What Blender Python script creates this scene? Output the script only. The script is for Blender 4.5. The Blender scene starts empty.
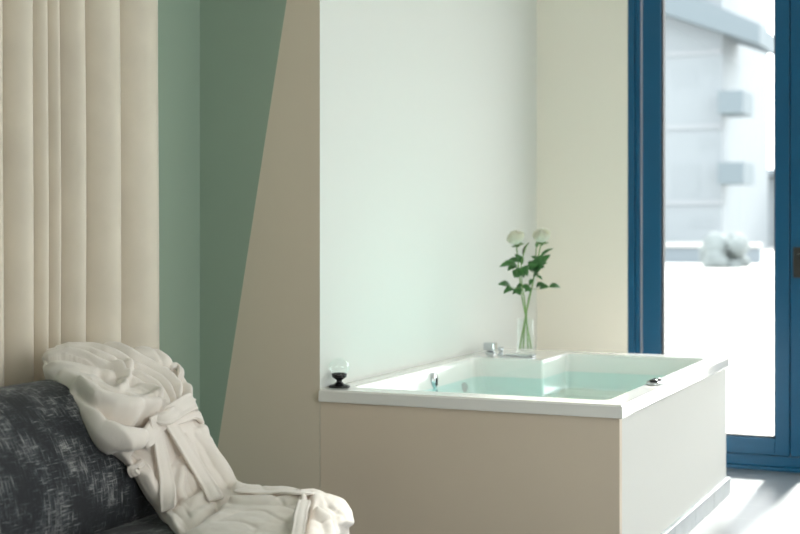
import bpy, bmesh, math, random
from mathutils import Vector, Matrix, noise
random.seed(4)
C = bpy.context.scene
COL = C.collection

# ---------------------------------------------------------------- camera, sky, sun, exposure
EYE = 1.18                      # eye height
FPX = 1400.0                    # focal length in pixels of an 800x534 frame
YAW = math.radians(23.85)       # turned left of the room's depth axis
HOR = 225.0                     # horizon row
cam = bpy.data.objects.new('camera', bpy.data.cameras.new('camera'))
COL.objects.link(cam)
cam.location = (0, 0, EYE)
cam.rotation_euler = (math.pi/2, 0, YAW)
cam.data.sensor_width = 36
cam.data.lens = FPX/800*36
cam.data.shift_y = -(267-HOR)/800
cam.data.clip_end = 400
cam.data.dof.use_dof = True
cam.data.dof.focus_distance = 4.4
cam.data.dof.aperture_fstop = 2.9
C.camera = cam

SKY = 4.8
W = bpy.data.worlds.new('sky'); C.world = W; W.use_nodes = True
bg = W.node_tree.nodes['Background']
bg.inputs[0].default_value = (1.0, .975, .955, 1); bg.inputs[1].default_value = SKY
sun = bpy.data.objects.new('sun', bpy.data.lights.new('sun', 'SUN'))
COL.objects.link(sun)
sun.data.energy = 13.0; sun.data.angle = math.radians(5); sun.data.color = (1, .95, .86)
sun.location = (0, 20, 12)
sun.rotation_euler = Vector((-0.01, -1.0, -0.545)).to_track_quat('-Z', 'Y').to_euler()
def portal(loc, rot, sx, sy):
    l = bpy.data.lights.new('daylight_portal', 'AREA'); l.shape = 'RECTANGLE'; l.size = sx; l.size_y = sy
    l.cycles.is_portal = True
    o = bpy.data.objects.new('daylight_portal', l); COL.objects.link(o); o.location = loc; o.rotation_euler = rot
C.view_settings.view_transform = 'Standard'
C.view_settings.look = 'None'
C.view_settings.exposure = 0.18
C.view_settings.gamma = 1.0
C.view_settings.use_curve_mapping = False
C.cycles.use_denoising = True
C.cycles.max_bounces = 14; C.cycles.diffuse_bounces = 8; C.cycles.glossy_bounces = 6
C.cycles.transmission_bounces = 12; C.cycles.transparent_max_bounces = 16
C.cycles.sample_clamp_indirect = 8

# ---------------------------------------------------------------- measuring helpers
FW = Vector((-math.sin(YAW), math.cos(YAW), 0)); RT = Vector((math.cos(YAW), math.sin(YAW), 0))
def ray(u, v):
    return FW + RT*((u-400)/FPX) + Vector((0, 0, (HOR-v)/FPX))
def at_x(u, v, x): d = ray(u, v); return Vector((0, 0, EYE)) + d*(x/d.x)
def at_y(u, v, y): d = ray(u, v); return Vector((0, 0, EYE)) + d*(y/d.y)
def at_z(u, v, z): d = ray(u, v); return Vector((0, 0, EYE)) + d*((z-EYE)/d.z)
def px_of(p):
    q = p - Vector((0, 0, EYE)); Z = q.dot(FW)
    return 400+FPX*q.dot(RT)/Z, HOR-FPX*q.z/Z

# ---------------------------------------------------------------- materials
def srgb(r, g, b):
    f = lambda c: (c/255/12.92) if c/255 <= .04045 else ((c/255+.055)/1.055)**2.4
    return (f(r), f(g), f(b), 1)
def mat(name, col, rough=.5, metal=0, bump=0, bscale=200, vary=0, vscale=3, **kw):
    m = bpy.data.materials.new(name); m.use_nodes = True
    nt = m.node_tree; p = nt.nodes['Principled BSDF']
    p.inputs['Base Color'].default_value = col
    p.inputs['Roughness'].default_value = rough; p.inputs['Metallic'].default_value = metal
    for k, v in kw.items(): p.inputs[k.replace('_', ' ')].default_value = v
    if bump or vary:
        tc = nt.nodes.new('ShaderNodeTexCoord')
    if bump:
        n = nt.nodes.new('ShaderNodeTexNoise'); n.inputs['Scale'].default_value = bscale; n.inputs['Detail'].default_value = 3
        b = nt.nodes.new('ShaderNodeBump'); b.inputs['Strength'].default_value = bump; b.inputs['Distance'].default_value = .004
        nt.links.new(tc.outputs['Object'], n.inputs['Vector']); nt.links.new(n.outputs[0], b.inputs['Height'])
        nt.links.new(b.outputs[0], p.inputs['Normal'])
    if vary:
        n = nt.nodes.new('ShaderNodeTexNoise'); n.inputs['Scale'].default_value = vscale; n.inputs['Detail'].default_value = 4
        r = nt.nodes.new('ShaderNodeValToRGB')
        r.color_ramp.elements[0].position = .3; r.color_ramp.elements[1].position = .7
        r.color_ramp.elements[0].color = tuple(c*(1-vary) for c in col[:3])+(1,)
        r.color_ramp.elements[1].color = tuple(min(1, c*(1+vary)) for c in col[:3])+(1,)
        nt.links.new(tc.outputs['Object'], n.inputs['Vector']); nt.links.new(n.outputs[0], r.inputs[0])
        nt.links.new(r.outputs[0], p.inputs['Base Color'])
    return m

M_WHITE = mat('white_plaster', (.70, .715, .68, 1), .75, bump=.05, bscale=120)
M_CREAM = mat('cream_plaster', (.86, .81, .715, 1), .8, bump=.05, bscale=120)
M_BEIGE = mat('beige_paint', (.72, .63, .51, 1), .7, bump=.05, bscale=120)
M_PANEL = mat('tub_panel_paint', (.75, .635, .51, 1), .45)
M_CEIL = mat('ceiling_paint', (.8, .79, .76, 1), .9)
M_ACRYL = mat('white_acrylic', (.88, .865, .83, 1), .12, Coat_Weight=.4, Coat_Roughness=.05)
M_CHROME = mat('chrome', (.62, .65, .68, 1), .06, 1)
M_STEEL = mat('dull_steel', (.14, .17, .18, 1), .3, 1)
M_BLACK = mat('black_gloss', (.008, .008, .009, 1), .15)
M_BLUE = mat('blue_lacquer', (.004, .085, .185, 1), .36, Specular_IOR_Level=.35)
M_GASKET = mat('black_gasket', (.01, .012, .015, 1), .6)
M_HANDLE = mat('grey_metal', (.05, .048, .045, 1), .35, .6)
M_CURT = mat('cream_velvet', (.68, .615, .51, 1), .75, bump=.08, bscale=300, vary=.05, vscale=6, Sheen_Weight=.9, Sheen_Roughness=.28)
M_ROBE = mat('terry_cloth', (.80, .74, .68, 1), .9, bump=.35, bscale=420, Sheen_Weight=.5, Sheen_Roughness=.35)
M_LEG = mat('dark_wood', (.03, .02, .015, 1), .4)
M_STEM = mat('stem_green', (.20, .34, .10, 1), .5)
M_LEAF = mat('leaf_green', (.05, .165, .04, 1), .4, vary=.35, vscale=40)
M_YLEAF = mat('young_leaf', (.10, .10, .06, 1), .45)
M_PETAL = mat('white_petal', (.95, .95, .88, 1), .6)
_nt = M_PETAL.node_tree; _tl = _nt.nodes.new('ShaderNodeBsdfTranslucent'); _tl.inputs[0].default_value = (.95, .95, .86, 1)
_mx = _nt.nodes.new('ShaderNodeMixShader'); _mx.inputs[0].default_value = .5
_nt.links.new(_nt.nodes['Principled BSDF'].outputs[0], _mx.inputs[1]); _nt.links.new(_tl.outputs[0], _mx.inputs[2])
_nt.links.new(_mx.outputs[0], _nt.nodes['Material Output'].inputs[0])
M_SEPAL = mat('sepal_green', (.14, .26, .09, 1), .5)
M_STONE = mat('pale_terrace_stone', (.45, .44, .42, 1), .7, vary=.06, vscale=1)
M_BLD = mat('pale_facade', (.20, .225, .245, 1), .9)
M_BLD2 = mat('grey_facade', (.15, .18, .205, 1), .9)
M_BALC = mat('balcony_grey', (.11, .14, .16, 1), .8)
M_BALC2 = mat('facade_window', (.175, .20, .22, 1), .6)
M_SLAB = mat('facade_slab', (.22, .24, .26, 1), .8)
M_HEDGE = mat('dusty_green', (.15, .175, .18, 1), .9, vary=.15, vscale=2)

def glass(name, tint, refl=1.0, ior=1.5, bump=0):
    # clear pane: straight transmission plus Fresnel mirror
    m = bpy.data.materials.new(name); m.use_nodes = True; nt = m.node_tree; nt.nodes.clear()
    o = nt.nodes.new('ShaderNodeOutputMaterial'); t = nt.nodes.new('ShaderNodeBsdfTransparent'); g = nt.nodes.new('ShaderNodeBsdfGlossy')
    f = nt.nodes.new('ShaderNodeFresnel'); mx = nt.nodes.new('ShaderNodeMixShader')
    t.inputs[0].default_value = tint; g.inputs['Roughness'].default_value = .01; f.inputs[0].default_value = ior
    g.inputs['Color'].default_value = (refl, refl, refl, 1)
    gm = nt.nodes.new('ShaderNodeNewGeometry'); ma = nt.nodes.new('ShaderNodeMath'); ma.operation = 'MULTIPLY_ADD'   # same index from both faces
    ma.inputs[1].default_value = 1/ior-ior; ma.inputs[2].default_value = ior
    nt.links.new(gm.outputs['Backfacing'], ma.inputs[0]); nt.links.new(ma.outputs[0], f.inputs[0])
    nt.links.new(f.outputs[0], mx.inputs[0]); nt.links.new(t.outputs[0], mx.inputs[1]); nt.links.new(g.outputs[0], mx.inputs[2])
    nt.links.new(mx.outputs[0], o.inputs[0])
    if bump:
        tc = nt.nodes.new('ShaderNodeTexCoord'); n = nt.nodes.new('ShaderNodeTexNoise'); n.inputs['Scale'].default_value = 7
        b = nt.nodes.new('ShaderNodeBump'); b.inputs['Strength'].default_value = bump; b.inputs['Distance'].default_value = .01
        nt.links.new(tc.outputs['Object'], n.inputs['Vector']); nt.links.new(n.outputs[0], b.inputs['Height'])
        nt.links.new(b.outputs[0], g.inputs['Normal'])
    return m
M_PANE = glass('window_glass', (.95, .98, .99, 1))
M_WATER = glass('bath_water', (.66, .945, .94, 1), 1, 1.33, .06)
M_VASE = glass('vase_glass', (.98, .995, .99, 1), 1, 1.45)
M_GLOBE = glass('globe_glass', (.985, .995, .99, 1), 1, 1.4)

# painted wall: beige right of a slanting line, sage green left of it
p0 = at_y(286, 0, 4.41); p1 = at_y(218, 440, 4.41)
def painted(name, slanted):
    m = mat(name, (.325, .42, .335, 1), .7, bump=.05, bscale=120)
    if slanted:
        nt = m.node_tree; p = nt.nodes['Principled BSDF']
        g = nt.nodes.new('ShaderNodeNewGeometry'); s = nt.nodes.new('ShaderNodeSeparateXYZ')
        nt.links.new(g.outputs['Position'], s.inputs[0])
        k = (p0.x-p1.x)/(p0.z-p1.z)
        a = nt.nodes.new('ShaderNodeMath'); a.operation = 'MULTIPLY_ADD'; a.inputs[1].default_value = -k; a.inputs[2].default_value = k*p1.z-p1.x
        nt.links.new(s.outputs['Z'], a.inputs[0])
        b = nt.nodes.new('ShaderNodeMath'); b.operation = 'ADD'; nt.links.new(a.outputs[0], b.inputs[0]); nt.links.new(s.outputs['X'], b.inputs[1])
        c = nt.nodes.new('ShaderNodeMath'); c.operation = 'GREATER_THAN'; c.inputs[1].default_value = 0; nt.links.new(b.outputs[0], c.inputs[0])
        mx = nt.nodes.new('ShaderNodeMix'); mx.data_type = 'RGBA'
        mx.inputs[6].default_value = (.325, .42, .335, 1); mx.inputs[7].default_value = M_BEIGE.node_tree.nodes['Principled BSDF'].inputs[0].default_value
        nt.links.new(c.outputs[0], mx.inputs[0]); nt.links.new(mx.outputs[2], p.inputs['Base Color'])
    return m
M_GREEN = painted('sage_paint', False)
M_GREENBEIGE = painted('sage_and_beige_paint', True)

def tiles(name, c1, c2, mortar, sx, sy, rough, rot=0):
    m = mat(name, c1, rough); nt = m.node_tree; p = nt.nodes['Principled BSDF']
    tc = nt.nodes.new('ShaderNodeTexCoord'); mp = nt.nodes.new('ShaderNodeMapping'); b = nt.nodes.new('ShaderNodeTexBrick')
    mp.inputs['Rotation'].default_value = (0, 0, rot) if not isinstance(rot, tuple) else rot
    b.inputs['Color1'].default_value = c1; b.inputs['Color2'].default_value = c2; b.inputs['Mortar'].default_value = mortar
    b.inputs['Scale'].default_value = 1; b.inputs['Brick Width'].default_value = sx; b.inputs['Row Height'].default_value = sy
    b.inputs['Mortar Size'].default_value = .003; b.inputs['Mortar Smooth'].default_value = .1; b.offset = .5
    nt.links.new(tc.outputs['Object'], mp.inputs[0]); nt.links.new(mp.outputs[0], b.inputs[0]); nt.links.new(b.outputs[0], p.inputs['Base Color'])
    n = nt.nodes.new('ShaderNodeTexNoise'); n.inputs['Scale'].default_value = 5
    bm_ = nt.nodes.new('ShaderNodeBump'); bm_.inputs['Strength'].default_value = .05
    nt.links.new(tc.outputs['Object'], n.inputs['Vector']); nt.links.new(n.outputs[0], bm_.inputs['Height']); nt.links.new(bm_.outputs[0], p.inputs['Normal'])
    return m
M_FLOOR = tiles('slate_tile', (.12, .14, .155, 1), (.14, .155, .17, 1), (.2, .21, .22, 1), .6, .3, .32)
M_PLINTH = mat('plinth_tile', (.25, .29, .32, 1), .3, vary=.12, vscale=9)

def woven(name):
    m = mat(name, (.02, .02, .02, 1), .85, Sheen_Weight=.1, Sheen_Roughness=.4); nt = m.node_tree; p = nt.nodes['Principled BSDF']
    uv = nt.nodes.new('ShaderNodeTexCoord'); outs = []
    for sc in ((19, 240, 1), (240, 19, 1)):
        mp = nt.nodes.new('ShaderNodeMapping'); mp.inputs['Scale'].default_value = sc
        n = nt.nodes.new('ShaderNodeTexNoise'); n.inputs['Scale'].default_value = 1; n.inputs['Detail'].default_value = 3; n.inputs['Roughness'].default_value = .65
        nt.links.new(uv.outputs['UV'], mp.inputs[0]); nt.links.new(mp.outputs[0], n.inputs['Vector']); outs.append(n)
    big = nt.nodes.new('ShaderNodeTexNoise'); big.inputs['Scale'].default_value = 9; big.inputs['Detail'].default_value = 3
    nt.links.new(uv.outputs['UV'], big.inputs['Vector'])
    mx = nt.nodes.new('ShaderNodeMath'); mx.operation = 'MAXIMUM'
    nt.links.new(outs[0].outputs[0], mx.inputs[0]); nt.links.new(outs[1].outputs[0], mx.inputs[1])
    ad = nt.nodes.new('ShaderNodeMath'); ad.operation = 'MULTIPLY_ADD'; ad.inputs[1].default_value = .5
    nt.links.new(big.outputs[0], ad.inputs[0]); nt.links.new(mx.outputs[0], ad.inputs[2])
    r = nt.nodes.new('ShaderNodeValToRGB'); e = r.color_ramp.elements
    e[0].position = .76; e[0].color = (.009, .011, .014, 1); e[1].position = .99; e[1].color = (.34, .34, .33, 1)
    x = e.new(.85); x.color = (.04, .045, .052, 1)
    nt.links.new(ad.outputs[0], r.inputs[0]); nt.links.new(r.outputs[0], p.inputs['Base Color'])
    b = nt.nodes.new('ShaderNodeBump'); b.inputs['Strength'].default_value = .4; b.inputs['Distance'].default_value = .003
    nt.links.new(mx.outputs[0], b.inputs['Height']); nt.links.new(b.outputs[0], p.inputs['Normal'])
    return m
M_SOFA = woven('charcoal_woven_fabric')

# ---------------------------------------------------------------- mesh helpers
def link(name, me, m, parent=None, smooth=False, bevel=0, seg=2, solid=0, sub=0, autos=None):
    me.materials.append(m)
    if smooth:
        for p in me.polygons: p.use_smooth = True
    o = bpy.data.objects.new(name, me); COL.objects.link(o)
    if parent is not None:
        o.parent = parent
        o.matrix_parent_inverse = Matrix.Translation(-parent.location)
    if solid:
        s = o.modifiers.new('thick', 'SOLIDIFY'); s.thickness = solid; s.offset = -1
    if sub:
        s = o.modifiers.new('sub', 'SUBSURF'); s.levels = sub; s.render_levels = sub
    if bevel:
        b = o.modifiers.new('bevel', 'BEVEL'); b.width = bevel; b.segments = seg; b.limit_method = 'ANGLE'
    return o
def from_py(name, V, F, m, parent=None, **kw):
    me = bpy.data.meshes.new(name); me.from_pydata([tuple(v) for v in V], [], F); me.update()
    bm = bmesh.new(); bm.from_mesh(me)
    if kw.pop('recalc', True): bmesh.ops.recalc_face_normals(bm, faces=bm.faces)
    bm.to_mesh(me); bm.free()
    return link(name, me, m, parent, **kw)
class MB:
    def __init__(s): s.bm = bmesh.new()
    def box(s, x0, x1, y0, y1, z0, z1):
        vs = [s.bm.verts.new(c) for c in ((x0,y0,z0),(x1,y0,z0),(x1,y1,z0),(x0,y1,z0),(x0,y0,z1),(x1,y0,z1),(x1,y1,z1),(x0,y1,z1))]
        for f in ((3,2,1,0),(4,5,6,7),(0,1,5,4),(1,2,6,5),(2,3,7,6),(3,0,4,7)): s.bm.faces.new([vs[i] for i in f])
        return s
    def lathe(s, prof, c, n=32, axis='Z'):
        rings = []
        for r, h in prof:
            ring = []
            for i in range(n):
                a = 2*math.pi*i/n; ca, sa = r*math.cos(a), r*math.sin(a)
                p = (c[0]+ca, c[1]+sa, c[2]+h) if axis == 'Z' else ((c[0]+h, c[1]+ca, c[2]+sa) if axis == 'X' else (c[0]+ca, c[1]+h, c[2]+sa))
                ring.append(s.bm.verts.new(p))
            rings.append(ring)
        for a, b in zip(rings, rings[1:]):
            for i in range(n): s.bm.faces.new((a[i], a[(i+1) % n], b[(i+1) % n], b[i]))
        s.bm.faces.new(rings[0]); s.bm.faces.new(rings[-1])
        return s
    def tube(s, pts, rad, n=8):
        pts = [Vector(p) for p in pts]; rings = []
        for i, p in enumerate(pts):
            d = (pts[min(i+1, len(pts)-1)]-pts[max(i-1, 0)]).normalized()
            a = d.orthogonal().normalized() if i == 0 else (a - d*a.dot(d)).normalized()
            b = d.cross(a); r = rad(i/(len(pts)-1)) if callable(rad) else rad
            rings.append([s.bm.verts.new(p+(a*math.cos(2*math.pi*k/n)+b*math.sin(2*math.pi*k/n))*r) for k in range(n)])
        for A, B in zip(rings, rings[1:]):
            for i in range(n): s.bm.faces.new((A[i], A[(i+1) % n], B[(i+1) % n], B[i]))
        s.bm.faces.new(rings[0]); s.bm.faces.new(rings[-1])
        return s
    def build(s, name, m, parent=None, **kw):
        bmesh.ops.recalc_face_normals(s.bm, faces=s.bm.faces)
        me = bpy.data.meshes.new(name); s.bm.to_mesh(me); s.bm.free()
        return link(name, me, m, parent, **kw)
def box(name, m, x0, x1, y0, y1, z0, z1, parent=None, **kw):
    return MB().box(x0, x1, y0, y1, z0, z1).build(name, m, parent, **kw)
def thing(name, label, cat, loc=(0, 0, 0), group=None):
    o = bpy.data.objects.new(name, None); COL.objects.link(o); o.location = loc; o.empty_display_size = .1
    o['label'] = label; o['category'] = cat
    if group: o['group'] = group
    return o
def struct(o, label=None, cat=None):
    o['kind'] = 'structure'
    if label: o['label'] = label
    if cat: o['category'] = cat
    return o
def catmull(P, n):
    out = []; m = len(P)-1
    for i in range(n):
        t = i/(n-1)*m; k = min(int(t), m-1); f = t-k
        a, b, c, d = P[max(k-1, 0)], P[k], P[k+1], P[min(k+2, m)]
        out.append(.5*((2*b)+(c-a)*f+(2*a-5*b+4*c-d)*f*f+(3*b-a-3*c+d)*f**3))
    return out

# ---------------------------------------------------------------- the room
XL, XP, YP, YB, XR, YF, ZC = -2.757, -2.262, 4.415, 6.85, 2.4, -1.6, 2.9
def u_on_back(u, y): return at_y(u, 225, y).x
YD = 6.88
DX0, DX1, DS0, DG0, DG1, DM = [u_on_back(u, YD) for u in (629, 641, 642.5, 661, 775, 790.5)]
DW = DM-DS0                      # one leaf's width
DXR = DM+DW; DXE = DXR+(DS0-DX0)
DTOP = 2.62
struct(box('floor', M_FLOOR, XL-.2, XR+.2, YF-.2, YB+.25, -.1, 0), 'dark grey glossy tiled floor in bright daylight', 'floor')
struct(box('ceiling', M_CEIL, XL-.2, XR+.2, YF-.2, YB+.25, ZC, ZC+.1), 'plain pale ceiling above the frame', 'ceiling')
struct(box('wall_left', M_GREEN, XL-.2, XL, YF, YP, 0, ZC), 'light sage green wall behind the curtain', 'wall')
b = MB().box(XL, XP, YP, YB+.25, 0, ZC)
b.bm.normal_update()
pier = struct(b.build('wall_center', M_WHITE), 'jutting wall: green and beige face at front, white side along the bath', 'wall')
pier.data.materials.append(M_GREENBEIGE)
for p in pier.data.polygons:
    if p.normal.y < -.5: p.material_index = 1
mb = MB().box(XP, DX0, YB, YB+.25, 0, ZC).box(DX0, DXE, YB, YB+.25, DTOP, ZC)
WX0, WX1 = 0.0, 2.3
mb.box(DXE, WX0, YB, YB+.25, 0, ZC).box(WX0, WX1, YB, YB+.25, 2.62, ZC).box(WX0, WX1, YB, YB+.25, 0, .1).box(WX1, XR, YB, YB+.25, 0, ZC)
struct(mb.build('wall_back', M_CREAM), 'cream wall behind the bath beside the blue door', 'wall')
struct(box('wall_front', M_CREAM, XL, XR, YF-.2, YF, 0, ZC), 'pale wall behind the viewpoint', 'wall')
QY0, QY1 = .3, 3.2
mb = MB().box(XR, XR+.2, YF, QY0, 0, ZC).box(XR, XR+.2, QY1, YB+.25, 0, ZC).box(XR, XR+.2, QY0, QY1, 0, .1).box(XR, XR+.2, QY0, QY1, 2.7, ZC)
struct(mb.build('wall_right', M_CREAM), 'cream wall with a wide added window for front fill', 'wall')

# door_1: blue double door with glass leaves
door = bpy.data.objects.new('door_1', None); COL.objects.link(door); door.location = (DX0, YD, 0)
struct(door, 'blue framed glass double door at the right', 'door')
yf0, yf1 = 6.855, 6.955
mb = MB().box(DX0, DX0+(DX1-DX0)*.55, yf0, yf1, 0, DTOP).box(DX0+(DX1-DX0)*.55, DX1, yf0+.012, yf1, 0, DTOP)
mb.box(DXE-(DX1-DX0), DXE, yf0, yf1, 0, DTOP).box(DX1, DXE-(DX1-DX0), yf0, yf1, DTOP-.06, DTOP)
mb.build('frame', M_BLUE, door, bevel=.003)
mb = MB().box(DX1, DXE-(DX1-DX0), yf0+.005, yf1+.03, 0, .018).box(DX1, DXE-(DX1-DX0), yf0+.03, yf1, .018, .07)
mb.build('threshold', M_BLUE, door, bevel=.004)
def leaf(x0, x1, g0, g1, handle):
    y0, y1 = 6.875, 6.94
    z0, z1, gz0, gz1 = .073, DTOP-.065, .155, DTOP-.17
    mb = MB().box(x0, g0, y0, y1, z0, z1).box(g1, x1, y0, y1, z0, z1).box(g0, g1, y0, y1, z0, gz0).box(g0, g1, y0, y1, gz1, z1)
    if handle: mb.box(x0-.012, x0+.01, y0+.02, y1+.012, z0, z1)
    L = mb.build('door_leaf', M_BLUE, door, bevel=.003)
    t = .009
    def child(o):
        o.parent = L; o.matrix_parent_inverse = Matrix.Identity(4); return o
    child(MB().box(g0, g0+t, y0+.012, y1-.005, gz0, gz1).box(g1-t*.6, g1, y0+.012, y1-.005, gz0, gz1).box(g0, g1, y0+.012, y1-.005, gz0, gz0+t).box(g0, g1, y0+.012, y1-.005, gz1-t, gz1).build('gasket', M_GASKET))
    child(box('glass_pane', M_PANE, g0, g1, y0+.028, y0+.036, gz0, gz1))
    if handle:
        hz = at_y(797, 262, 6.86).z; hx = at_y(799.5, 262, 6.86).x
        child(MB().box(hx-.030, hx+.022, y0-.016, y0+.002, hz-.075, hz+.07).build('handle_plate', M_HANDLE, bevel=.005))
        child(MB().tube([(hx, y0, hz+.035), (hx, y0-.05, hz+.035), (hx+.02, y0-.055, hz+.035), (hx+.12, y0-.055, hz+.035)], .009).build('lever', M_HANDLE, smooth=True))
    return L
leaf(DS0, DM-.004, DG0, DG1, False)
leaf(DM+.001, DXR, DM+(DM-DG1), DM+(DM-DG0), True)
# unseen windows that light the room; the right-wall one is added fill
def window(name, axis, a0, a1, z0, z1, pos, n):
    root = bpy.data.objects.new(name, None); COL.objects.link(root)
    root.location = (a0, pos, z0) if axis == 'x' else (pos, a0, z0)
    struct(root, 'unseen blue framed tall window beyond the frame, lighting the room', 'window')
    fr = MB()
    w = .07
    def bx(a, b, z, zz, d):
        if axis == 'x': fr.box(a, b, pos-d, pos+d, z, zz)
        else: fr.box(pos-d, pos+d, a, b, z, zz)
    bx(a0, a1, z0, z0+w, .035); bx(a0, a1, z1-w, z1, .035)
    for i in range(n+1):
        c = a0+w/2+(a1-a0-w)*i/n; bx(c-w/2, c+w/2, z0+w, z1-w, .035)
    fr.build('window_frame', M_BLUE, root, bevel=.003)
    fr = MB(); bx(a0+w, a1-w, z0+w, z1-w, .004); fr.build('glass_pane', M_PANE, root)
window('window_1', 'x', WX0, WX1, .1, 2.62, 6.95, 2)
window('fill_window', 'y', QY0, QY1, .1, 2.7, XR+.1, 2)  # unseen window added to brighten the curtain, robe and tub front
portal(((DX0+DXE)/2, 7.12, 1.35), (-math.pi/2, 0, 0), DXE-DX0, 2.6)
portal(((WX0+WX1)/2, 7.12, 1.36), (-math.pi/2, 0, 0), WX1-WX0, 2.6)
portal((XR+.24, (QY0+QY1)/2, 1.4), (0, math.pi/2, 0), 2.6, QY1-QY0)

# ---------------------------------------------------------------- outside
struct(box('ground', M_STONE, -60, 60, YB+.25, 140, -.12, -.02), 'sunlit pale terrace and street outside', 'ground')
def far(u0, u1, v0, v1, y): return at_y(u0, v0, y).x, at_y(u1, v0, y).x, at_y(u0, v1, y).z, at_y(u0, v0, y).z
bld = thing('apartment_building', 'pale blurred apartment block with stacked balconies seen through the door glass', 'building', (-16, 60, -.02))
x0, x1, z0, z1 = far(560, 722, -60, 300, 60); box('wall', M_BLD, x0, x1, 60, 72, -.02, 12, bld)
x0, x1, z0, z1 = far(560, 762, 8, 42, 59.2)
V = [Vector((x0, 58.6, z1+3)), Vector((x1, 58.6, z0+.2)), Vector((x1, 58.6, z0-.6)), Vector((x0, 58.6, z1+1.2))]
V += [v+Vector((0, 5, 0)) for v in V]
from_py('roof', V, [(0,1,2,3),(4,5,6,7),(0,1,5,4),(1,2,6,5),(2,3,7,6),(3,0,4,7)], M_BALC, bld)
for (u0, u1, v0, v1) in ((720, 745, 92, 114), (720, 746, 163, 184)):
    x0, x1, z0, z1 = far(u0, u1, v0, v1, 59); box('balcony', M_BALC, x0, x1, 58.5, 61, z0, z1, bld)
for (u0, u1, v0, v1) in ((672, 698, 68, 88), (703, 717, 62, 76), (672, 700, 165, 206), (690, 716, 218, 228), (700, 718, 138, 150)):
    x0, x1, z0, z1 = far(u0, u1, v0, v1, 60); box('window', M_BALC2, x0, x1, 59.985, 60.2, z0, z1, bld)
for v in (52, 125, 200):
    x0, x1, z0, z1 = far(600, 735, v, v+5, 59); box('floor_slab', M_SLAB, x0, min(x1, far(722, 722, 0, 1, 60)[0]), 59.93, 60.1, z0, z1, bld)
b2 = thing('distant_building', 'grey low building with a taller end beside the right edge of the door glass', 'building', (-8, 75, -.02))
x0, x1, z0, z1 = far(560, 840, 236, 260, 74.5); box('wing', M_BLD, x0, x1, 74.5, 82, -.02, z1, b2)
x0, x1, z0, z1 = far(757, 840, 178, 260, 75); box('wall', M_BLD, x0, x1, 75, 85, -.02, z1, b2)
x0, x1, z0, z1 = far(750, 840, 174, 180, 74); box('roof', M_BLD2, x0, x1, 74, 86, z1-.1, z1+.25, b2)
gw = thing('garden_wall', 'low grey garden wall beyond the terrace', 'wall', (-12, 44, -.02))
x0, x1, z0, z1 = far(560, 760, 246, 262, 44); box('wall_panel', M_BLD2, x0, x1, 44, 44.4, -.02, z1, gw)
box('coping', M_STONE, x0, x1, 43.9, 44.5, z1, z1+.12, gw)
sh = MB()
for i in range(26):
    c = at_y(724+random.uniform(-13, 16), 262+random.uniform(-20, 22), 40+random.uniform(-.6, .6))
    bmesh.ops.create_icosphere(sh.bm, subdivisions=2, radius=random.uniform(.2, .42), matrix=Matrix.Translation(c))
for v in sh.bm.verts: v.co += v.normal*noise.noise(v.co*4)*.1; v.co.z = max(v.co.z, -.02)
hb = sh.build('shrub', M_HEDGE, smooth=True); hb['label'] = 'blurred dusty green shrub beyond the terrace'; hb['category'] = 'shrub'

# ---------------------------------------------------------------- bathtub
TX0, TX1, TY0, TY1, TZ = XP+.001, -1.165, 4.402, 6.22, .60
tub = thing('bathtub', 'white built-in whirlpool bath boxed in beige panels, filled with turquoise water', 'bathtub', ((TX0+TX1)/2, (TY0+TY1)/2, 0))
tub['label'] = 'white whirlpool bath boxed in beige panels along the white wall'
g = .012
ZL = TZ-.043
box('front_panel', M_PANEL, TX0, TX1-g, TY0+g, TY0+g+.03, 0, ZL, tub, bevel=.002)
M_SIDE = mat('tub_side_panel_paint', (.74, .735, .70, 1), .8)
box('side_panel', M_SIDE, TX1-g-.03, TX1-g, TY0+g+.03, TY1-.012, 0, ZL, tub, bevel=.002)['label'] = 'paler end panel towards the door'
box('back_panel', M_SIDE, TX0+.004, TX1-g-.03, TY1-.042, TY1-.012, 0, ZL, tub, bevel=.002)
n = 5; L0, L1 = TY0+.0, TY1-.004
for i in range(n):
    a = L0+(L1-L0)*i/n; c = L0+(L1-L0)*(i+1)/n
    box('plinth_tile', M_PLINTH, TX1-g, TX1+.006, a+.001, c-.001, 0, .072, tub, bevel=.0015)
for i in range(4):
    a = TX0+(TX1-g-TX0)*i/4; c = TX0+(TX1-g-TX0)*(i+1)/4
    box('plinth_tile', M_PLINTH, a+.001, c-.001, TY0-.006, TY0+g, 0, .072, tub, bevel=.0015)
# acrylic shell
def rounded(poly, rads, n=7):
    out = []; m = len(poly)
    for i in range(m):
        p = Vector(poly[i]); a = (Vector(poly[i-1])-p).normalized(); c = (Vector(poly[(i+1) % m])-p).normalized(); r = rads[i]
        for k in range(n):
            t = k/(n-1); q0 = p+a*r; q1 = p+c*r
            out.append((1-t)**2*q0+2*t*(1-t)*p+t*t*q1)
    return out
IX0, IX1, IY0, IY1, JX, JY = -2.185, -1.247, 4.515, 6.10, -1.872, 5.75
def inner(d, dj, r):
    P = [(IX0+d, IY0+d), (IX1-d, IY0+d), (IX1-d, IY1-d), (JX+dj, IY1-d), (JX+dj, JY-dj), (IX0+d, JY-d)]
    return rounded(P, [r, r, r, .02+dj, .012, r])
levels = [(TZ, -.004, -.003, .05), (TZ-.004, 0, 0, .05), (TZ-.012, .003, .002, .055), (TZ-.08, .018, .004, .07), (.47, .03, .006, .08), (.44, .036, .009, .085), (.425, .048, .016, .09), (.42, .07, .03, .10)]
V = []; F = []
rings = []
out_poly = [(TX0, TY0), (TX1, TY0), (TX1, TY1), (TX0, TY1)]
N = 42
first = inner(*levels[0][1:])
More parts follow.
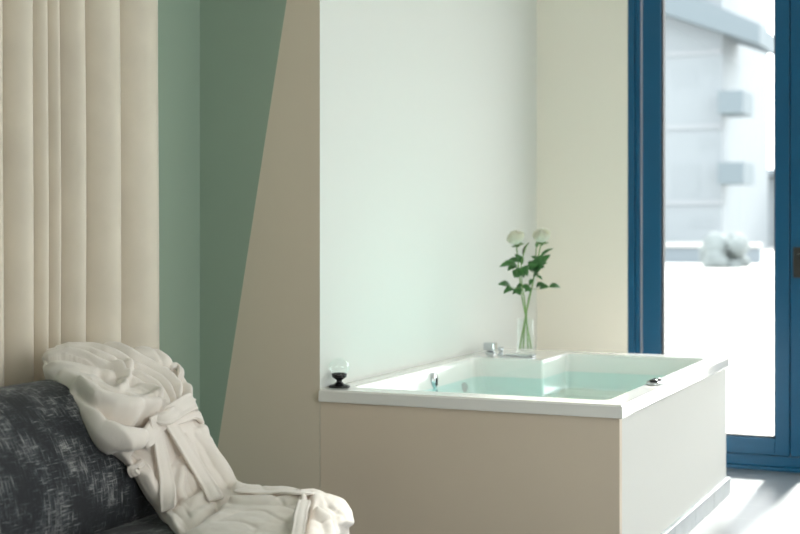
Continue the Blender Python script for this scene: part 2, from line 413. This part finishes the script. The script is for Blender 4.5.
def outer_ring(off, z):
    # radial match of the outer rectangle to the inner outline
    x0, x1, y0, y1 = TX0+max(off, 0), TX1-off, TY0+off, TY1-off
    R = []
    for i, p in enumerate(first):
        seg = i//7; t = (i % 7)/6
        if seg == 0: q = Vector((x0, y0))
        elif seg == 1: q = Vector((x1, y0))
        elif seg == 2: q = Vector((x1, y1))
        elif seg == 3: q = Vector((JX, y1))
        elif seg == 4: q = Vector((JX-.02-(JX-.02-x0)*.5*t, y1))
        else: q = Vector((x0, y1))
        R.append((q.x, q.y, z))
    return R
for off, z in ((.014, ZL), (.001, ZL), (0, ZL+.003), (.001, TZ-.006), (.006, TZ)):
    rings.append(outer_ring(off, z))
for z, d, dj, r in levels:
    rings.append([(p.x, p.y, z) for p in inner(d, dj, r)])
for r in rings: V += r
for a in range(len(rings)-1):
    for i in range(N): F.append((a*N+i, a*N+(i+1) % N, (a+1)*N+(i+1) % N, (a+1)*N+i))
F.append(tuple((len(rings)-1)*N+i for i in range(N)))
shell = from_py('tub_shell', V, F, M_ACRYL, tub, recalc=False)
bm = bmesh.new(); bm.from_mesh(shell.data); bmesh.ops.remove_doubles(bm, verts=bm.verts, dist=1e-5)
bmesh.ops.recalc_face_normals(bm, faces=bm.faces)
bm.to_mesh(shell.data); bm.free()
# water
wp = inner(.0172, .0036, .07)
wat = from_py('bath_water', [(p.x, p.y, .52) for p in wp], [tuple(range(N))], M_WATER)
if wat.data.polygons[0].normal.z < 0: wat.data.flip_normals()
wat['label'] = 'still turquoise water filling the white whirlpool bath'; wat['category'] = 'water'
# overflow, jet, control
oc = at_x(433, 380.5, IX0+.01)
ov = MB().lathe([(.0, -.004), (.034, -.004), (.034, .006), (.030, .012), (.0001, .016)], (0, 0, 0), 28, 'X').build('overflow_cap', M_CHROME, tub, smooth=True)
ov.matrix_parent_inverse = Matrix.Translation(-tub.location); ov.location = oc; ov.scale = (1, .85, .98)
MB().box(oc.x+.012, oc.x+.02, oc.y-.004, oc.y+.004, oc.z-.02, oc.z+.012).build('overflow_slot', M_BLACK, tub, bevel=.002)
jc = at_x(464.5, 387.5, IX0+.028)
MB().lathe([(.0001, -.03), (.022, -.03), (.022, .004), (.016, .01), (.0001, .008)], jc, 20, 'X').build('water_jet', M_STEEL, tub, smooth=True)
cc = at_z(655.5, 383, TZ+.004)
k = MB().lathe([(.0001, 0), (.030, 0), (.033, .004), (.030, .010), (.0001, .011)], (0, 0, 0), 28).build('control_dial', M_CHROME, tub, smooth=True)
k.matrix_parent_inverse = Matrix.Translation(-tub.location); k.location = (cc.x, cc.y, TZ); k.scale = (1, 1.7, 1)
for s in (-1, 1):
    kb = MB().lathe([(.0001, .0), (.016, 0), (.016, .007), (.013, .010), (.0001, .010)], (0, 0, 0), 20).build('button', M_BLACK, k, smooth=True)
    kb.matrix_parent_inverse = Matrix.Identity(4); kb.location = (0, s*.014, .009); kb.scale = (1, .62, 1)
# faucet on the back ledge
f0 = at_z(490.5, 353.5, TZ)
fa = thing('faucet', '', ''); fa.location = f0
del fa['label']; del fa['category']
fa.parent = tub; fa.matrix_parent_inverse = Matrix.Translation(-tub.location)
def fpart(o):
    o.parent = fa; o.matrix_parent_inverse = Matrix.Translation(-f0); return o
x, y, z = f0
fpart(MB().lathe([(.024, 0), (.024, .006), (.014, .008), (.014, .018)], (x, y, z), 24).build('handle_base', M_CHROME, smooth=True))
fpart(MB().box(x-.026, x+.026, y-.026, y+.026, z+.014, z+.050).build('handle_block', M_CHROME, bevel=.004))
d0 = at_z(501, 355.5, TZ)
fpart(MB().lathe([(.015, 0), (.015, .005), (.009, .007), (.009, .014), (.013, .016), (.013, .034), (.011, .037)], d0, 20).build('diverter_knob', M_CHROME, smooth=True))
s0 = at_z(508, 356, TZ); s1 = at_z(531, 358, TZ)
fpart(MB().box(s0.x-.01, s1.x, s0.y-.02, s0.y+.02, TZ+.001, TZ+.010).build('spout', M_CHROME, bevel=.003))

# glass globe on black foot, on the front left ledge
gc = Vector((-2.221, 4.487, TZ))
gl = thing('globe_candle_holder', 'small clear glass globe on a black turned foot at the bath corner', 'candle holder', gc)
x, y, z = gc
MB().lathe([(.038, 0), (.039, .004), (.035, .008), (.020, .012), (.011, .019), (.010, .026), (.019, .032), (.026, .037), (.028, .050), (.024, .051), (.023, .045), (.0001, .043)], (x, y, z), 36).build('foot', M_BLACK, gl, smooth=True)
op = [(.0235, .047), (.031, .053), (.0375, .065), (.039, .076), (.035, .089), (.025, .100), (.012, .106), (.0001, .108)]
ip = [(r-.0012 if r > .002 else r, h-(.0012 if h > .088 else 0)) for r, h in reversed(op)]
V = []; F = []; n = 36; pr = op+ip
for r, h in pr:
    for i in range(n): V.append((x+r*math.cos(2*math.pi*i/n), y+r*math.sin(2*math.pi*i/n), z+h))
for a in range(len(pr)):
    c = (a+1) % len(pr)
    for i in range(n): F.append((a*n+i, a*n+(i+1) % n, c*n+(i+1) % n, c*n+i))
from_py('globe', V, F, M_GLOBE, gl, smooth=True)

# ---------------------------------------------------------------- vase and roses
vc = at_z(525.3, 354.6, TZ)
vase = thing('glass_vase', 'clear straight glass vase holding white roses on the bath ledge', 'vase', vc)
x, y, z = vc; R = .0395; H = .160
pr = [(.0001, 0), (R-.003, 0), (R, .004), (R, H), (R-.001, H+.001), (R-.0025, H), (R-.0025, .022), (R-.007, .017), (.0001, .016)]
MB().lathe(pr, (x, y, z), 40).build('vase_body', M_VASE, vase, smooth=True)
S = 1400/((vc-Vector((0, 0, EYE))).dot(FW))
def vp(u, v, dep=0):
    return vc + RT*((u-525.3)/S) + FW*dep + Vector((0, 0, (354.6-v)/S))
def leaf_mesh(bm, base, tip, width, up, curl=.15):
    d = tip-base; Ln = d.length; d.normalize(); side = d.cross(up).normalized(); nrm = side.cross(d)
    n = 9; rows = []
    for i in range(n+1):
        t = i/n; w = width*.5*(math.sin(math.pi*t**.8))**.8*(1+.06*((i % 2)*2-1)) if 0 < t < 1 else .0006
        c = base+d*Ln*t+nrm*Ln*curl*(math.sin(math.pi*t)-.6*t)
        rows.append([bm.verts.new(c+side*w*k+nrm*abs(k)*w*.28) for k in (-1, -.5, 0, .5, 1)])
    for a, b in zip(rows, rows[1:]):
        for k in range(4): bm.faces.new((a[k], a[k+1], b[k+1], b[k]))
def spray(parent, stalk_base, leaves, m=None):
    # leaves: (base px, tip px, width px, depth)
    for (bu, bv, tu, tv, w, dep) in leaves:
        bm = bmesh.new(); b0 = vp(bu, bv, dep*.4); t0 = vp(tu, tv, dep)
        up = (Vector((0, 0, 1)) - FW*.75 + RT*random.uniform(-.25, .25)).normalized()
        leaf_mesh(bm, b0, t0, w*1.15/S, up)
        me = bpy.data.meshes.new('leaf'); bm.to_mesh(me); bm.free()
        link('leaf', me, m or M_LEAF, parent, smooth=True, solid=.0008)
    for (bu, bv, tu, tv, w, dep) in leaves:
        pass
def stem(parent, pts, r=.0040, taper=.3):
    P = catmull([vp(*p) for p in pts], 28)
    MB().tube(P, lambda t: r*(1-taper*t), 8).build('stem', M_STEM, parent, smooth=True)
    return P
def stalks(parent, lst):
    for pts in lst:
        P = catmull([vp(*p) for p in pts], 8)
        MB().tube(P, .0011, 6).build('leaf_stalk', M_STEM, parent, smooth=True)
def bloom(parent, c, rad, tilt, seed):
    rnd = random.Random(seed); bm = bmesh.new()
    axis = tilt.normalized(); q = Vector((0, 0, 1)).rotation_difference(axis)
    layers = [(3, .20, 1.02, .0), (4, .36, 1.0, .04), (5, .55, .95, .14), (5, .74, .86, .30), (6, .92, .74, .52), (6, 1.0, .60, .78)]
    for li, (cnt, rr, top, open_) in enumerate(layers):
        for k in range(cnt):
            a0 = 2*math.pi*k/cnt + li*.7 + rnd.uniform(-.15, .15); span = 2*math.pi/cnt*.72
            nU, nV = 8, 9; grid = []; hk = rnd.uniform(.94, 1.06)
            for j in range(nV+1):
                t = j/nV; row = []
                for i in range(nU+1):
                    s_ = i/nU*2-1
                    te = t*(1-.24*abs(s_)**2.4)
                    # cup: swells from the base like a ball, then the lip rolls out
                    rr_ = rad*rr*.86*(.18+.82*math.sin(min(1, te*1.5)*math.pi/2)) + rad*.30*open_*max(0, te-.45)**1.4*1.6
                    z_ = rad*(-.55+(top+.5)*te*hk*(1-.10*open_*te)) - rad*.5*open_*max(0, te-.72)**2*3
                    rr_ *= 1+.05*math.sin(5*s_+k*1.7)*t
                    aa = a0+span*s_*(.5+.5*math.sin(min(1, t*1.6)*math.pi/2))
                    row.append(bm.verts.new(c+q @ Vector((rr_*math.cos(aa), rr_*math.sin(aa), z_))))
                grid.append(row)
            for A, B in zip(grid, grid[1:]):
                for i in range(nU): bm.faces.new((A[i], A[i+1], B[i+1], B[i]))
    me = bpy.data.meshes.new('bloom'); bm.to_mesh(me); bm.free()
    link('bloom', me, M_PETAL, parent, smooth=True, solid=.0009)
    bm = bmesh.new()
    for k in range(5):
        a = 2*math.pi*k/5; o = Vector((math.cos(a), math.sin(a), 0))
        leaf_mesh(bm, c+q @ (o*.003-Vector((0, 0, rad*.56))), c+q @ (o*rad*.75-Vector((0, 0, rad*.62))), rad*.36, (q @ Vector((0, 0, 1))), -.2)
    me = bpy.data.meshes.new('sepal'); bm.to_mesh(me); bm.free()
    link('sepals', me, M_SEPAL, parent, smooth=True, solid=.0008)
GR = 'white roses and sprigs in the vase'
r1 = thing('rose', 'left of the two white roses in the glass vase, bloom over left leaves', 'rose', vp(531, 347), GR)
stem(r1, [(531.5, 348.5, .012), (528, 330, .004), (525.2, 314, -.004), (521, 292, -.012), (518.5, 268, -.014), (516, 243, -.016)])
bloom(r1, vp(516, 239.5, -.016), .042, Vector((-.15, -.55, 1)), 1)
spray(r1, None, [(517, 265, 499, 265.5, 8.5, -.03), (518, 262, 509, 259, 6, .02), (518.5, 262, 515, 254, 7, -.035), (519, 270, 513.5, 277, 8, -.04), (519, 268, 527, 275, 9, -.05), (518, 256, 522, 264, 6, -.03), (517, 266, 507, 270, 7, -.02)])
stalks(r1, [[(519.5, 275, -.013), (518, 267, -.02), (514, 265, -.025)]])
r2 = thing('rose', 'right of the two white roses in the glass vase, slightly higher bloom', 'rose', vp(520, 347), GR)
stem(r2, [(519.5, 348.5, -.012), (522.5, 332, -.006), (526.2, 314, .004), (531, 292, .006), (536, 268, .0), (541, 243, -.006)])
bloom(r2, vp(541.5, 237.5, -.006), .042, Vector((.12, -.55, 1)), 2)
spray(r2, None, [(535, 273, 541, 254, 10, -.04), (534, 268, 528, 262, 9, -.03), (537, 268, 550, 254, 7, .0), (535, 271, 543, 266, 9, -.045), (540, 258, 553, 247.5, 3.5, .01), (536, 276, 542, 279, 3.5, -.02), (535, 262, 529, 269, 9, -.05), (538, 262, 531, 256, 6, -.02), (536, 270, 545, 262, 8, -.05), (533, 278, 538, 273, 5, -.03)])
stalks(r2, [[(538, 259, -.003), (541, 257, .0), (546, 253, .005)]])
s1_ = thing('rose_sprig', 'leafy rose sprig in the vase with low leaves reaching left', 'sprig', vp(524, 347), GR)
stem(s1_, [(523.5, 348.5, .014), (524.5, 330, .008), (525.8, 314, .0), (524, 298, -.02), (521.5, 285, -.03), (521, 262, -.03), (527, 243, -.028)], .0034)
spray(s1_, None, [(511, 288, 498, 283, 9, -.05), (514, 289, 502.5, 292, 7, -.06), (516, 288, 523, 285, 6, -.03), (515, 288, 519, 294, 8, -.05), (521, 268, 516, 277, 8, -.05), (522.5, 277, 526.5, 264.5, 8, -.06), (513, 289, 505, 288, 7, -.07), (522, 285, 530, 291, 6, -.03), (522, 290, 512, 293, 6, -.03)])
spray(s1_, None, [(522.5, 255, 528, 242, 2.6, -.028)], M_YLEAF)
stalks(s1_, [[(522.5, 289, -.025), (518, 288, -.04), (508, 286, -.05)]])
s2_ = thing('rose_sprig', 'budded rose sprig in the vase with low leaves reaching right', 'sprig', vp(528, 347), GR)
stem(s2_, [(527.8, 348.5, -.014), (527, 330, -.008), (526.5, 314, -.002), (529, 298, .01), (533, 284, .012), (535, 266, .01), (536.5, 247, .006)], .0034)
spray(s2_, None, [(536, 287, 544, 283, 6, -.02), (539, 288.5, 548, 286, 7, -.03), (549, 287, 561, 287, 6.5, .01), (532, 289, 524, 291, 5, -.02), (533, 272, 527, 268, 7, -.02), (535, 262, 543, 257, 6, .02), (533, 279, 529, 285, 4, -.01)])
stalks(s2_, [[(532, 289, .01), (541, 289, -.005), (550, 287, .005)]])
bm = bmesh.new(); bmesh.ops.create_uvsphere(bm, u_segments=12, v_segments=10, radius=1)
for v in bm.verts:
    v.co = Vector((v.co.x*(.9-.35*max(0, v.co.z)), v.co.y*(.9-.35*max(0, v.co.z)), v.co.z*1.5))*.0085+vp(537, 244.5, .006)
me = bpy.data.meshes.new('bud'); bm.to_mesh(me); bm.free(); link('bud', me, M_SEPAL, s2_, smooth=True)

# ---------------------------------------------------------------- curtain
crests = [at_x(u, 200, -2.625).y for u in (-58, -22, 8, 37, 52, 64, 88, 121)]
prof = []        # plan points (x, y)
seq = crests+[at_x(157, 200, -2.64).y]
for i, yc in enumerate(seq[1:], 1):
    y0 = seq[i-1]; d = yc-y0; dep = min(.15, .085+.35*d); n_ = 9
    for k in range(n_):                      # each fold swells out of the cloth like a half tube
        a_ = math.pi*(k+.35)/(n_-.3)
        prof.append((-2.735+dep*math.sin(a_)**.8, y0+d/2-(d/2*.93)*math.cos(a_)+.012))
P = catmull([Vector((a, c, 0)) for a, c in prof], 460)
V = []; F = []; nz = 26; zt = 2.82
for j in range(nz):
    t = j/(nz-1); zz = .012+(zt-.012)*t
    for i, p in enumerate(P):
        wob = noise.noise(Vector((p.y*4, zz*.7, 3.1)))
        amp = 1.0+.12*noise.noise(Vector((p.y*2, zz*.5, 8)))
        V.append((min(-2.572, max(-2.751, -2.69+(p.x+2.69)*amp+.004*wob)), p.y+.010*noise.noise(Vector((p.y*3, zz*.8, 1)))+.006*(.6-t), zz))
n = len(P)
for j in range(nz-1):
    for i in range(n-1): F.append((j*n+i, j*n+i+1, (j+1)*n+i+1, (j+1)*n+i))
cu = from_py('curtain', V, F, M_CURT, smooth=True, solid=.003)
cu['label'] = 'cream velvet curtain in deep folds along the green wall behind the sofa'; cu['category'] = 'curtain'

# ---------------------------------------------------------------- sofa
SY0, SY1 = 1.35, 3.45
sofa = thing('sofa', 'charcoal woven fabric sofa in front of the cream curtain', 'sofa', (-2.1, (SY0+SY1)/2, 0))
def sweep(name, prof, y0, y1, m, parent, rnd=.06, ny=24):
    pr = catmull([Vector((a, 0, c)) for a, c in prof+[prof[0]]], 72)[:-1]
    cx = sum(p.x for p in pr)/len(pr); cz = sum(p.z for p in pr)/len(pr)
    ys = []
    for k in range(7):
        a = k/6*math.pi/2; ys.append((y0+rnd*(1-math.sin(a)), rnd*(1-math.cos(a))))
    ys = ys[::-1]
    ys = [(y0+rnd*(1-math.sin(k/6*math.pi/2)), rnd*(1-math.cos(k/6*math.pi/2))) for k in range(6, 0, -1)]
    mid = [(y0+rnd+(y1-y0-2*rnd)*i/ny, 0) for i in range(1, ny)]
    end = [(y1-rnd*(1-math.sin(k/6*math.pi/2)), rnd*(1-math.cos(k/6*math.pi/2))) for k in range(0, 7)]
    st = [(y0+rnd*(1-math.sin(k/6*math.pi/2)), rnd*(1-math.cos(k/6*math.pi/2))) for k in range(6, -1, -1)]
    ys = st+mid+end
    bm = bmesh.new(); uvl = bm.loops.layers.uv.new('UVMap'); rings = []; np_ = len(pr); arc = [0]
    for a, c in zip(pr, pr[1:]): arc.append(arc[-1]+(c-a).length)
    arc.append(arc[-1]+(pr[0]-pr[-1]).length)
    for y, ins in ys:
        ring = []
        for p in pr:
            d = Vector((p.x-cx, 0, p.z-cz)); l = d.length
            q = d*((l-ins)/l)
            ring.append(bm.verts.new((cx+q.x, y, cz+q.z)))
        rings.append(ring)
    for a in range(len(rings)-1):
        for i in range(np_):
            f = bm.faces.new((rings[a][i], rings[a][(i+1) % np_], rings[a+1][(i+1) % np_], rings[a+1][i]))
            uvs = ((arc[i], ys[a][0]), (arc[i+1], ys[a][0]), (arc[i+1], ys[a+1][0]), (arc[i], ys[a+1][0]))
            for l, q in zip(f.loops, uvs): l[uvl].uv = q
    for ring in (rings[0], rings[-1]):
        f = bm.faces.new(ring)
        for l in f.loops: l[uvl].uv = (l.vert.co.x, l.vert.co.z)
    bmesh.ops.recalc_face_normals(bm, faces=bm.faces)
    me = bpy.data.meshes.new(name); bm.to_mesh(me); bm.free()
    return link(name, me, m, parent, smooth=True)
back_prof = [(-2.55, .12), (-2.565, .35), (-2.56, .60), (-2.53, .70), (-2.48, .745), (-2.42, .755), (-2.35, .74), (-2.28, .69), (-2.225, .61), (-2.19, .51), (-2.185, .43), (-2.20, .375), (-2.25, .34), (-2.29, .20), (-2.32, .12)]
sweep('backrest', back_prof, SY0, SY1, M_SOFA, sofa, .05)
seat_prof = [(-2.26, .235), (-2.275, .30), (-2.24, .365), (-2.1, .383), (-1.9, .386), (-1.76, .375), (-1.705, .34), (-1.69, .29), (-1.71, .24), (-1.8, .225), (-2.0, .225)]
sweep('seat_cushion', seat_prof, SY0+.01, SY1-.01, M_SOFA, sofa, .04)
base_prof = [(-2.30, .10), (-2.30, .215), (-2.2, .223), (-1.9, .223), (-1.74, .22), (-1.715, .20), (-1.715, .12), (-1.74, .10), (-2.0, .10)]
sweep('base', base_prof, SY0+.01, SY1-.012, M_SOFA, sofa, .02)
for lx in (-2.46, -1.80):
    for ly in (SY0+.12, SY1-.12):
        MB().lathe([(.018, 0), (.026, .125 if lx < -2.3 else .105)], (lx, ly, 0), 16).build('leg', M_LEG, sofa, smooth=False)

# ---------------------------------------------------------------- bathrobe draped over the sofa back and seat
rows = [
 (Vector((-2.60, 3.33, .60)), Vector((-2.60, 3.46, .60)), .012),
 (Vector((-2.582, 3.325, .735)), Vector((-2.575, 3.46, .74)), .012),
 (at_x(43, 361, -2.51), Vector((-2.44, 3.47, .765)), .03),
 (at_x(48, 374, -2.44), at_x(156, 364, -2.32), .035),
 (at_x(66, 388, -2.36), at_x(175, 382, -2.26), .038),
 (at_x(82, 408, -2.28), at_x(183, 396, -2.22), .04),
 (at_x(96, 432, -2.215), at_x(190, 409, -2.18), .04),
 (at_x(114, 447, -2.17), at_x(200, 424, -2.15), .03),
 (at_x(134, 470, -2.165), at_x(211, 444, -2.11), .022),
 (at_x(149, 496, -2.14), at_x(225, 464, -2.06), .022),
 (at_x(165, 521, -2.09), at_x(240, 488, -2.00), .024),
 (at_z(188, 542, .40), at_z(264, 494, .43), .024),
 (at_z(240, 560, .40), at_z(298, 494, .43), .024),
 (at_z(288, 566, .40), at_z(322, 500, .425), .022),
 (at_z(316, 562, .37), at_z(340, 508, .40), .02),
 (at_z(328, 568, .31), at_z(346, 522, .34), .018),
 (at_z(332, 600, .20), at_z(346, 556, .22), .015),
]
NS, NW = 380, 150
Lc = catmull([r[0] for r in rows], NS); Rc = catmull([r[1] for r in rows], NS); Hc = catmull([Vector((r[2], 0, 0)) for r in rows], NS)
base = [[Lc[i].lerp(Rc[i], j/(NW-1)) for j in range(NW)] for i in range(NS)]
def normals(G, ref=Vector((.55, -.45, .7))):
    Nn = []
    for i in range(NS):
        row = []
        for j in range(NW):
            a = G[min(i+1, NS-1)][j]-G[max(i-1, 0)][j]; c = G[i][min(j+1, NW-1)]-G[i][max(j-1, 0)]
            n_ = a.cross(c)
            if n_.length < 1e-9: n_ = ref.copy()
            n_.normalize()
            row.append(n_)
        Nn.append(row)
    if Nn[NS//2][NW//2].dot(ref) < 0: Nn = [[-q for q in r] for r in Nn]
    return Nn
nb = normals(base)
# average the direction across each row for a steady bulge
G = []
for i in range(NS):
    nm = sum((nb[i][j] for j in range(NW)), Vector()).normalized()
    if i < 30: nm = (nm+Vector((-.2, 0, 1))).normalized()
    row = []
    for j in range(NW):
        w = j/(NW-1)*2-1
        h = (1-abs(w)**2.6)**.5 if abs(w) < 1 else 0
        row.append(base[i][j]+nm*Hc[i].x*h)
    G.append(row)
NN = normals(G)
# folds, traced along the cloth: (points, half width px, height m); negative = crease
folds = [
 # front panel with its top edge and belly folds
 ([(46,370),(62,370),(84,373),(108,375),(126,371)], 4.5, .016),
 ([(118,372),(124,379),(123,388),(116,394)], 4, .020),
 ([(66,379),(86,385),(104,394),(128,402),(154,408)], 6, .016),
 ([(92,383),(110,392),(136,395),(150,400)], 5, .012),
 ([(80,394),(98,407),(122,414),(148,411)], 9, .038),
 ([(88,414),(101,432),(120,440),(138,438)], 8.5, .032),
 # skirt
 ([(176,436),(188,466),(202,492)], 6, .008),
 ([(203,432),(220,460),(238,487)], 6, .010),
 ([(142,466),(152,484),(164,508),(176,526)], 5, .014),
 ([(205,496),(192,505),(178,513)], 4, .012),
 ([(181,470),(180,490),(186,504)], 4, .008),
 ([(232,501),(262,502),(304,501)], 2.6, .011),
 ([(236,490),(262,492),(290,492),(312,490)], 3.4, .012),
 ([(304,503),(301,515),(298,545)], 4, .016),
 ([(314,500),(330,500),(341,508),(344,522)], 4.5, .014),
 ([(316,512),(326,520),(330,540)], 3.5, .012),
]
creases = [
 ([(46,362),(70,364),(92,368),(112,374),(124,382)], 1.5, .012),
 ([(100,378),(108,386),(116,387)], 2.6, .014),
 ([(118,369),(124,376)], 2.4, .018),
 ([(84,388),(106,399),(130,406),(158,409)], 1.8, .012),
 ([(76,394),(92,408),(110,421),(130,427),(154,420)], 2.6, .026),
 ([(140,420),(147,434),(146,452),(140,462)], 5, .030),
 ([(217,504),(207,512),(196,520),(182,527)], 2.2, .022),
 ([(217,503),(232,498),(250,497),(304,497)], 1.6, .012),
 ([(186,436),(200,464),(214,490)], 2.0, .008),
 ([(310,504),(307,518),(304,545)], 2.0, .014),
 ([(320,508),(332,516),(337,540)], 2.4, .014),
]
def seg_d(p, a, b):
    dx, dy = b[0]-a[0], b[1]-a[1]; L2 = dx*dx+dy*dy
    t = max(0, min(1, ((p[0]-a[0])*dx+(p[1]-a[1])*dy)/L2))
    return math.hypot(p[0]-a[0]-t*dx, p[1]-a[1]-t*dy)
PA = [(40,358),(62,358),(86,363),(108,372),(128,385),(146,401),(154,411)]      # lower and upper border of the gathered shoulder pleats
PB = [(42,350),(68,345),(100,342),(126,346),(153,354),(171,367),(184,386),(188,402)]
def nearest(p, pts):
    best = None
    for a, c in zip(pts, pts[1:]):
        dx, dy = c[0]-a[0], c[1]-a[1]
        t = max(0, min(1, ((p[0]-a[0])*dx+(p[1]-a[1])*dy)/(dx*dx+dy*dy))); q = (a[0]+t*dx, a[1]+t*dy)
        d = math.hypot(p[0]-q[0], p[1]-q[1])
        if best is None or d < best[0]: best = (d, q)
    return best
def pleats(p, q, count=5.0, amp=.028):
    if not (34 < p[0] < 196 and 335 < p[1] < 416): return 0
    da, a = nearest(p, PA); db, b_ = nearest(p, PB)
    if (a[0]-p[0])*(b_[0]-p[0])+(a[1]-p[1])*(b_[1]-p[1]) > 0 and min(da, db) > 1.2: return 0
    t = da/(da+db+1e-6); t += .045*noise.noise(q*9)
    w = abs(math.sin(math.pi*count*t))
    return amp*(w**.65)*min(1, (da+db)/14)*(1+.5*noise.noise(q*6+Vector((0, 5, 0))))
def bounds(L):
    R_ = []
    for pts, wd, am in L:
        xs = [p[0] for p in pts]; ys = [p[1] for p in pts]; m_ = wd*4
        R_.append((min(xs)-m_, max(xs)+m_, min(ys)-m_, max(ys)+m_))
    return R_
def near(p, pts): return min(seg_d(p, a, c) for a, c in zip(pts, pts[1:]))
bF, bC = bounds(folds), bounds(creases)
D = [[0.0]*NW for _ in range(NS)]
for i in range(22, NS):
    for j in range(NW):
        q = G[i][j]; p = px_of(q)
        p = (p[0]+2.2*noise.noise(q*11), p[1]+2.2*noise.noise(q*11+Vector((7, 3, 1)))); s_ = 0
        for (pts, wd, am), bb in zip(folds, bF):
            if bb[0] < p[0] < bb[1] and bb[2] < p[1] < bb[3]:
                x_ = near(p, pts)/(wd*1.3); am *= 1.5
                if x_ < 1: s_ = max(s_, am*(1-x_*x_)**.75)+.15*min(s_, am)
        s_ += pleats(p, q)
        for (pts, wd, am), bb in zip(creases, bC):
            if bb[0] < p[0] < bb[1] and bb[2] < p[1] < bb[3]:
                s_ -= 2.2*am*math.exp(-(near(p, pts)/wd)**1.4)
        ed = min(1, j/7, (NW-1-j)/7)
        s_ += .0035*noise.noise(q*16)+.0015*noise.noise(q*42)
        cr = max(0, 1-abs(noise.noise(Vector((q.x*9+q.z*5, q.y*9-q.z*4, q.z*6)))*7))
        s_ -= .0075*cr*cr*(.4+.6*max(0, noise.noise(q*7+Vector((3, 9, 2)))+.5))
        D[i][j] = s_*(.35+.65*ed)*min(1, (i-22)/12)
for _ in range(1):
    D = [[(D[i][j]*2+D[max(i-1,0)][j]+D[min(i+1,NS-1)][j]+D[i][max(j-1,0)]+D[i][min(j+1,NW-1)])/6 for j in range(NW)] for i in range(NS)]
G2 = [[G[i][j]+NN[i][j]*D[i][j] for j in range(NW)] for i in range(NS)]
NN2 = normals(G2)
robe = thing('bathrobe', 'white terry bathrobe draped over the sofa back with its belt tied', 'bathrobe', (-2.1, 3.3, .386))
V = []; F = []; ex = 4; Wd = NW+2*ex
for i in range(NS):
    nm = sum((nb[i][j] for j in range(NW)), Vector()).normalized(); ac = (Rc[i]-Lc[i]).normalized()
    left = [G2[i][0]-nm*(.012*(ex-k))+ac*(.004*(ex-k)**1.3) for k in range(ex)]
    right = [G2[i][-1]-nm*(.012*(k+1))-ac*(.004*(k+1)**1.3) for k in range(ex)]
    V += left+G2[i]+right
for i in range(NS-1):
    for j in range(Wd-1): F.append((i*Wd+j, i*Wd+j+1, (i+1)*Wd+j+1, (i+1)*Wd+j))
body = from_py('robe_body', V, F, M_ROBE, robe, smooth=True, solid=.008)
# lookup from a traced point to the cloth
PX = [(px_of(G2[i][j]), i, j) for i in range(20, NS, 2) for j in range(0, NW, 1)]
def on_robe(u, v):
    b_ = min(PX, key=lambda q: (q[0][0]-u)**2+(q[0][1]-v)**2); return b_[1], b_[2]
def ribbon(name, pts, width, lift=.012, thick=.009, n=40, m=M_ROBE, bow=0, widths=None, ends=0):
    ctr = []; nr = []
    for u, v in pts:
        i, j = on_robe(u, v); ctr.append(G2[i][j].copy()); nr.append(NN[i][j].copy())
    P = catmull(ctr, n); Q = [q.normalized() for q in catmull(nr, n)]
    # smooth
    for _ in range(4): P = [P[0]]+[(P[k-1]+P[k]*2+P[k+1])/4 for k in range(1, n-1)]+[P[-1]]
    bm = bmesh.new(); rings = []
    for k in range(n):
        t = k/(n-1)
        d = (P[min(k+1, n-1)]-P[max(k-1, 0)]).normalized(); s_ = d.cross(Q[k]).normalized(); up = s_.cross(d).normalized()
        if up.dot(Q[k]) < 0: up = -up
        wd = width if widths is None else widths[0]+(widths[1]-widths[0])*t
        c = P[k]+up*(lift+bow*math.sin(math.pi*t)-ends*(abs(2*t-1))**5)
        ring = []
        prof = [(-1, 0), (-.98, .7), (-.86, 1.05), (-.74, .8), (-.4, 1.0), (0, 1.12), (.4, 1.0), (.74, .8), (.86, 1.05), (.98, .7), (1, 0), (.8, -.6), (0, -.8), (-.8, -.6)]
        for a, b_ in prof:
            ring.append(bm.verts.new(c+s_*a*wd*.5*(1+.03*math.sin(t*17))+up*b_*thick))
        rings.append(ring)
    L_ = len(prof)
    for A, B in zip(rings, rings[1:]):
        for k in range(L_): bm.faces.new((A[k], A[(k+1) % L_], B[(k+1) % L_], B[k]))
    bm.faces.new(rings[0]); bm.faces.new(rings[-1]); bmesh.ops.recalc_face_normals(bm, faces=bm.faces)
    me = bpy.data.meshes.new(name); bm.to_mesh(me); bm.free()
    return link(name, me, m, robe, smooth=True)
ribbon('belt', [(146, 440), (150, 430), (160, 421), (174, 412), (188, 405), (196, 404)], .052, .012, .010, ends=.022)
ribbon('belt', [(160, 426), (176, 421), (190, 417), (203, 421)], .030, .012, .009, ends=.02)
ribbon('belt_tail', [(150, 416), (153, 430), (158, 455), (164, 482), (171, 512)], .044, .012, .006)
ribbon('belt_tail', [(165, 424), (176, 440), (191, 464), (206, 487), (216, 503)], .046, .012, .007)
ribbon('belt_knot', [(150, 424), (160, 424), (170, 417), (178, 410)], .040, .022, .012, bow=.006, ends=.014)
ribbon('belt_loop', [(170, 368), (175, 369), (178, 375), (177, 382)], .020, .004, .008, bow=.006, ends=.006)
ribbon('hem', [(238, 492), (256, 494), (280, 495), (300, 495), (318, 496)], .050, .006, .005)
ribbon('belt_end', [(140, 464), (133, 468), (131, 475)], .026, .006, .010)
ribbon('cuff', [(303, 504), (300, 515), (298, 528), (297, 545)], .032, .004, .008)
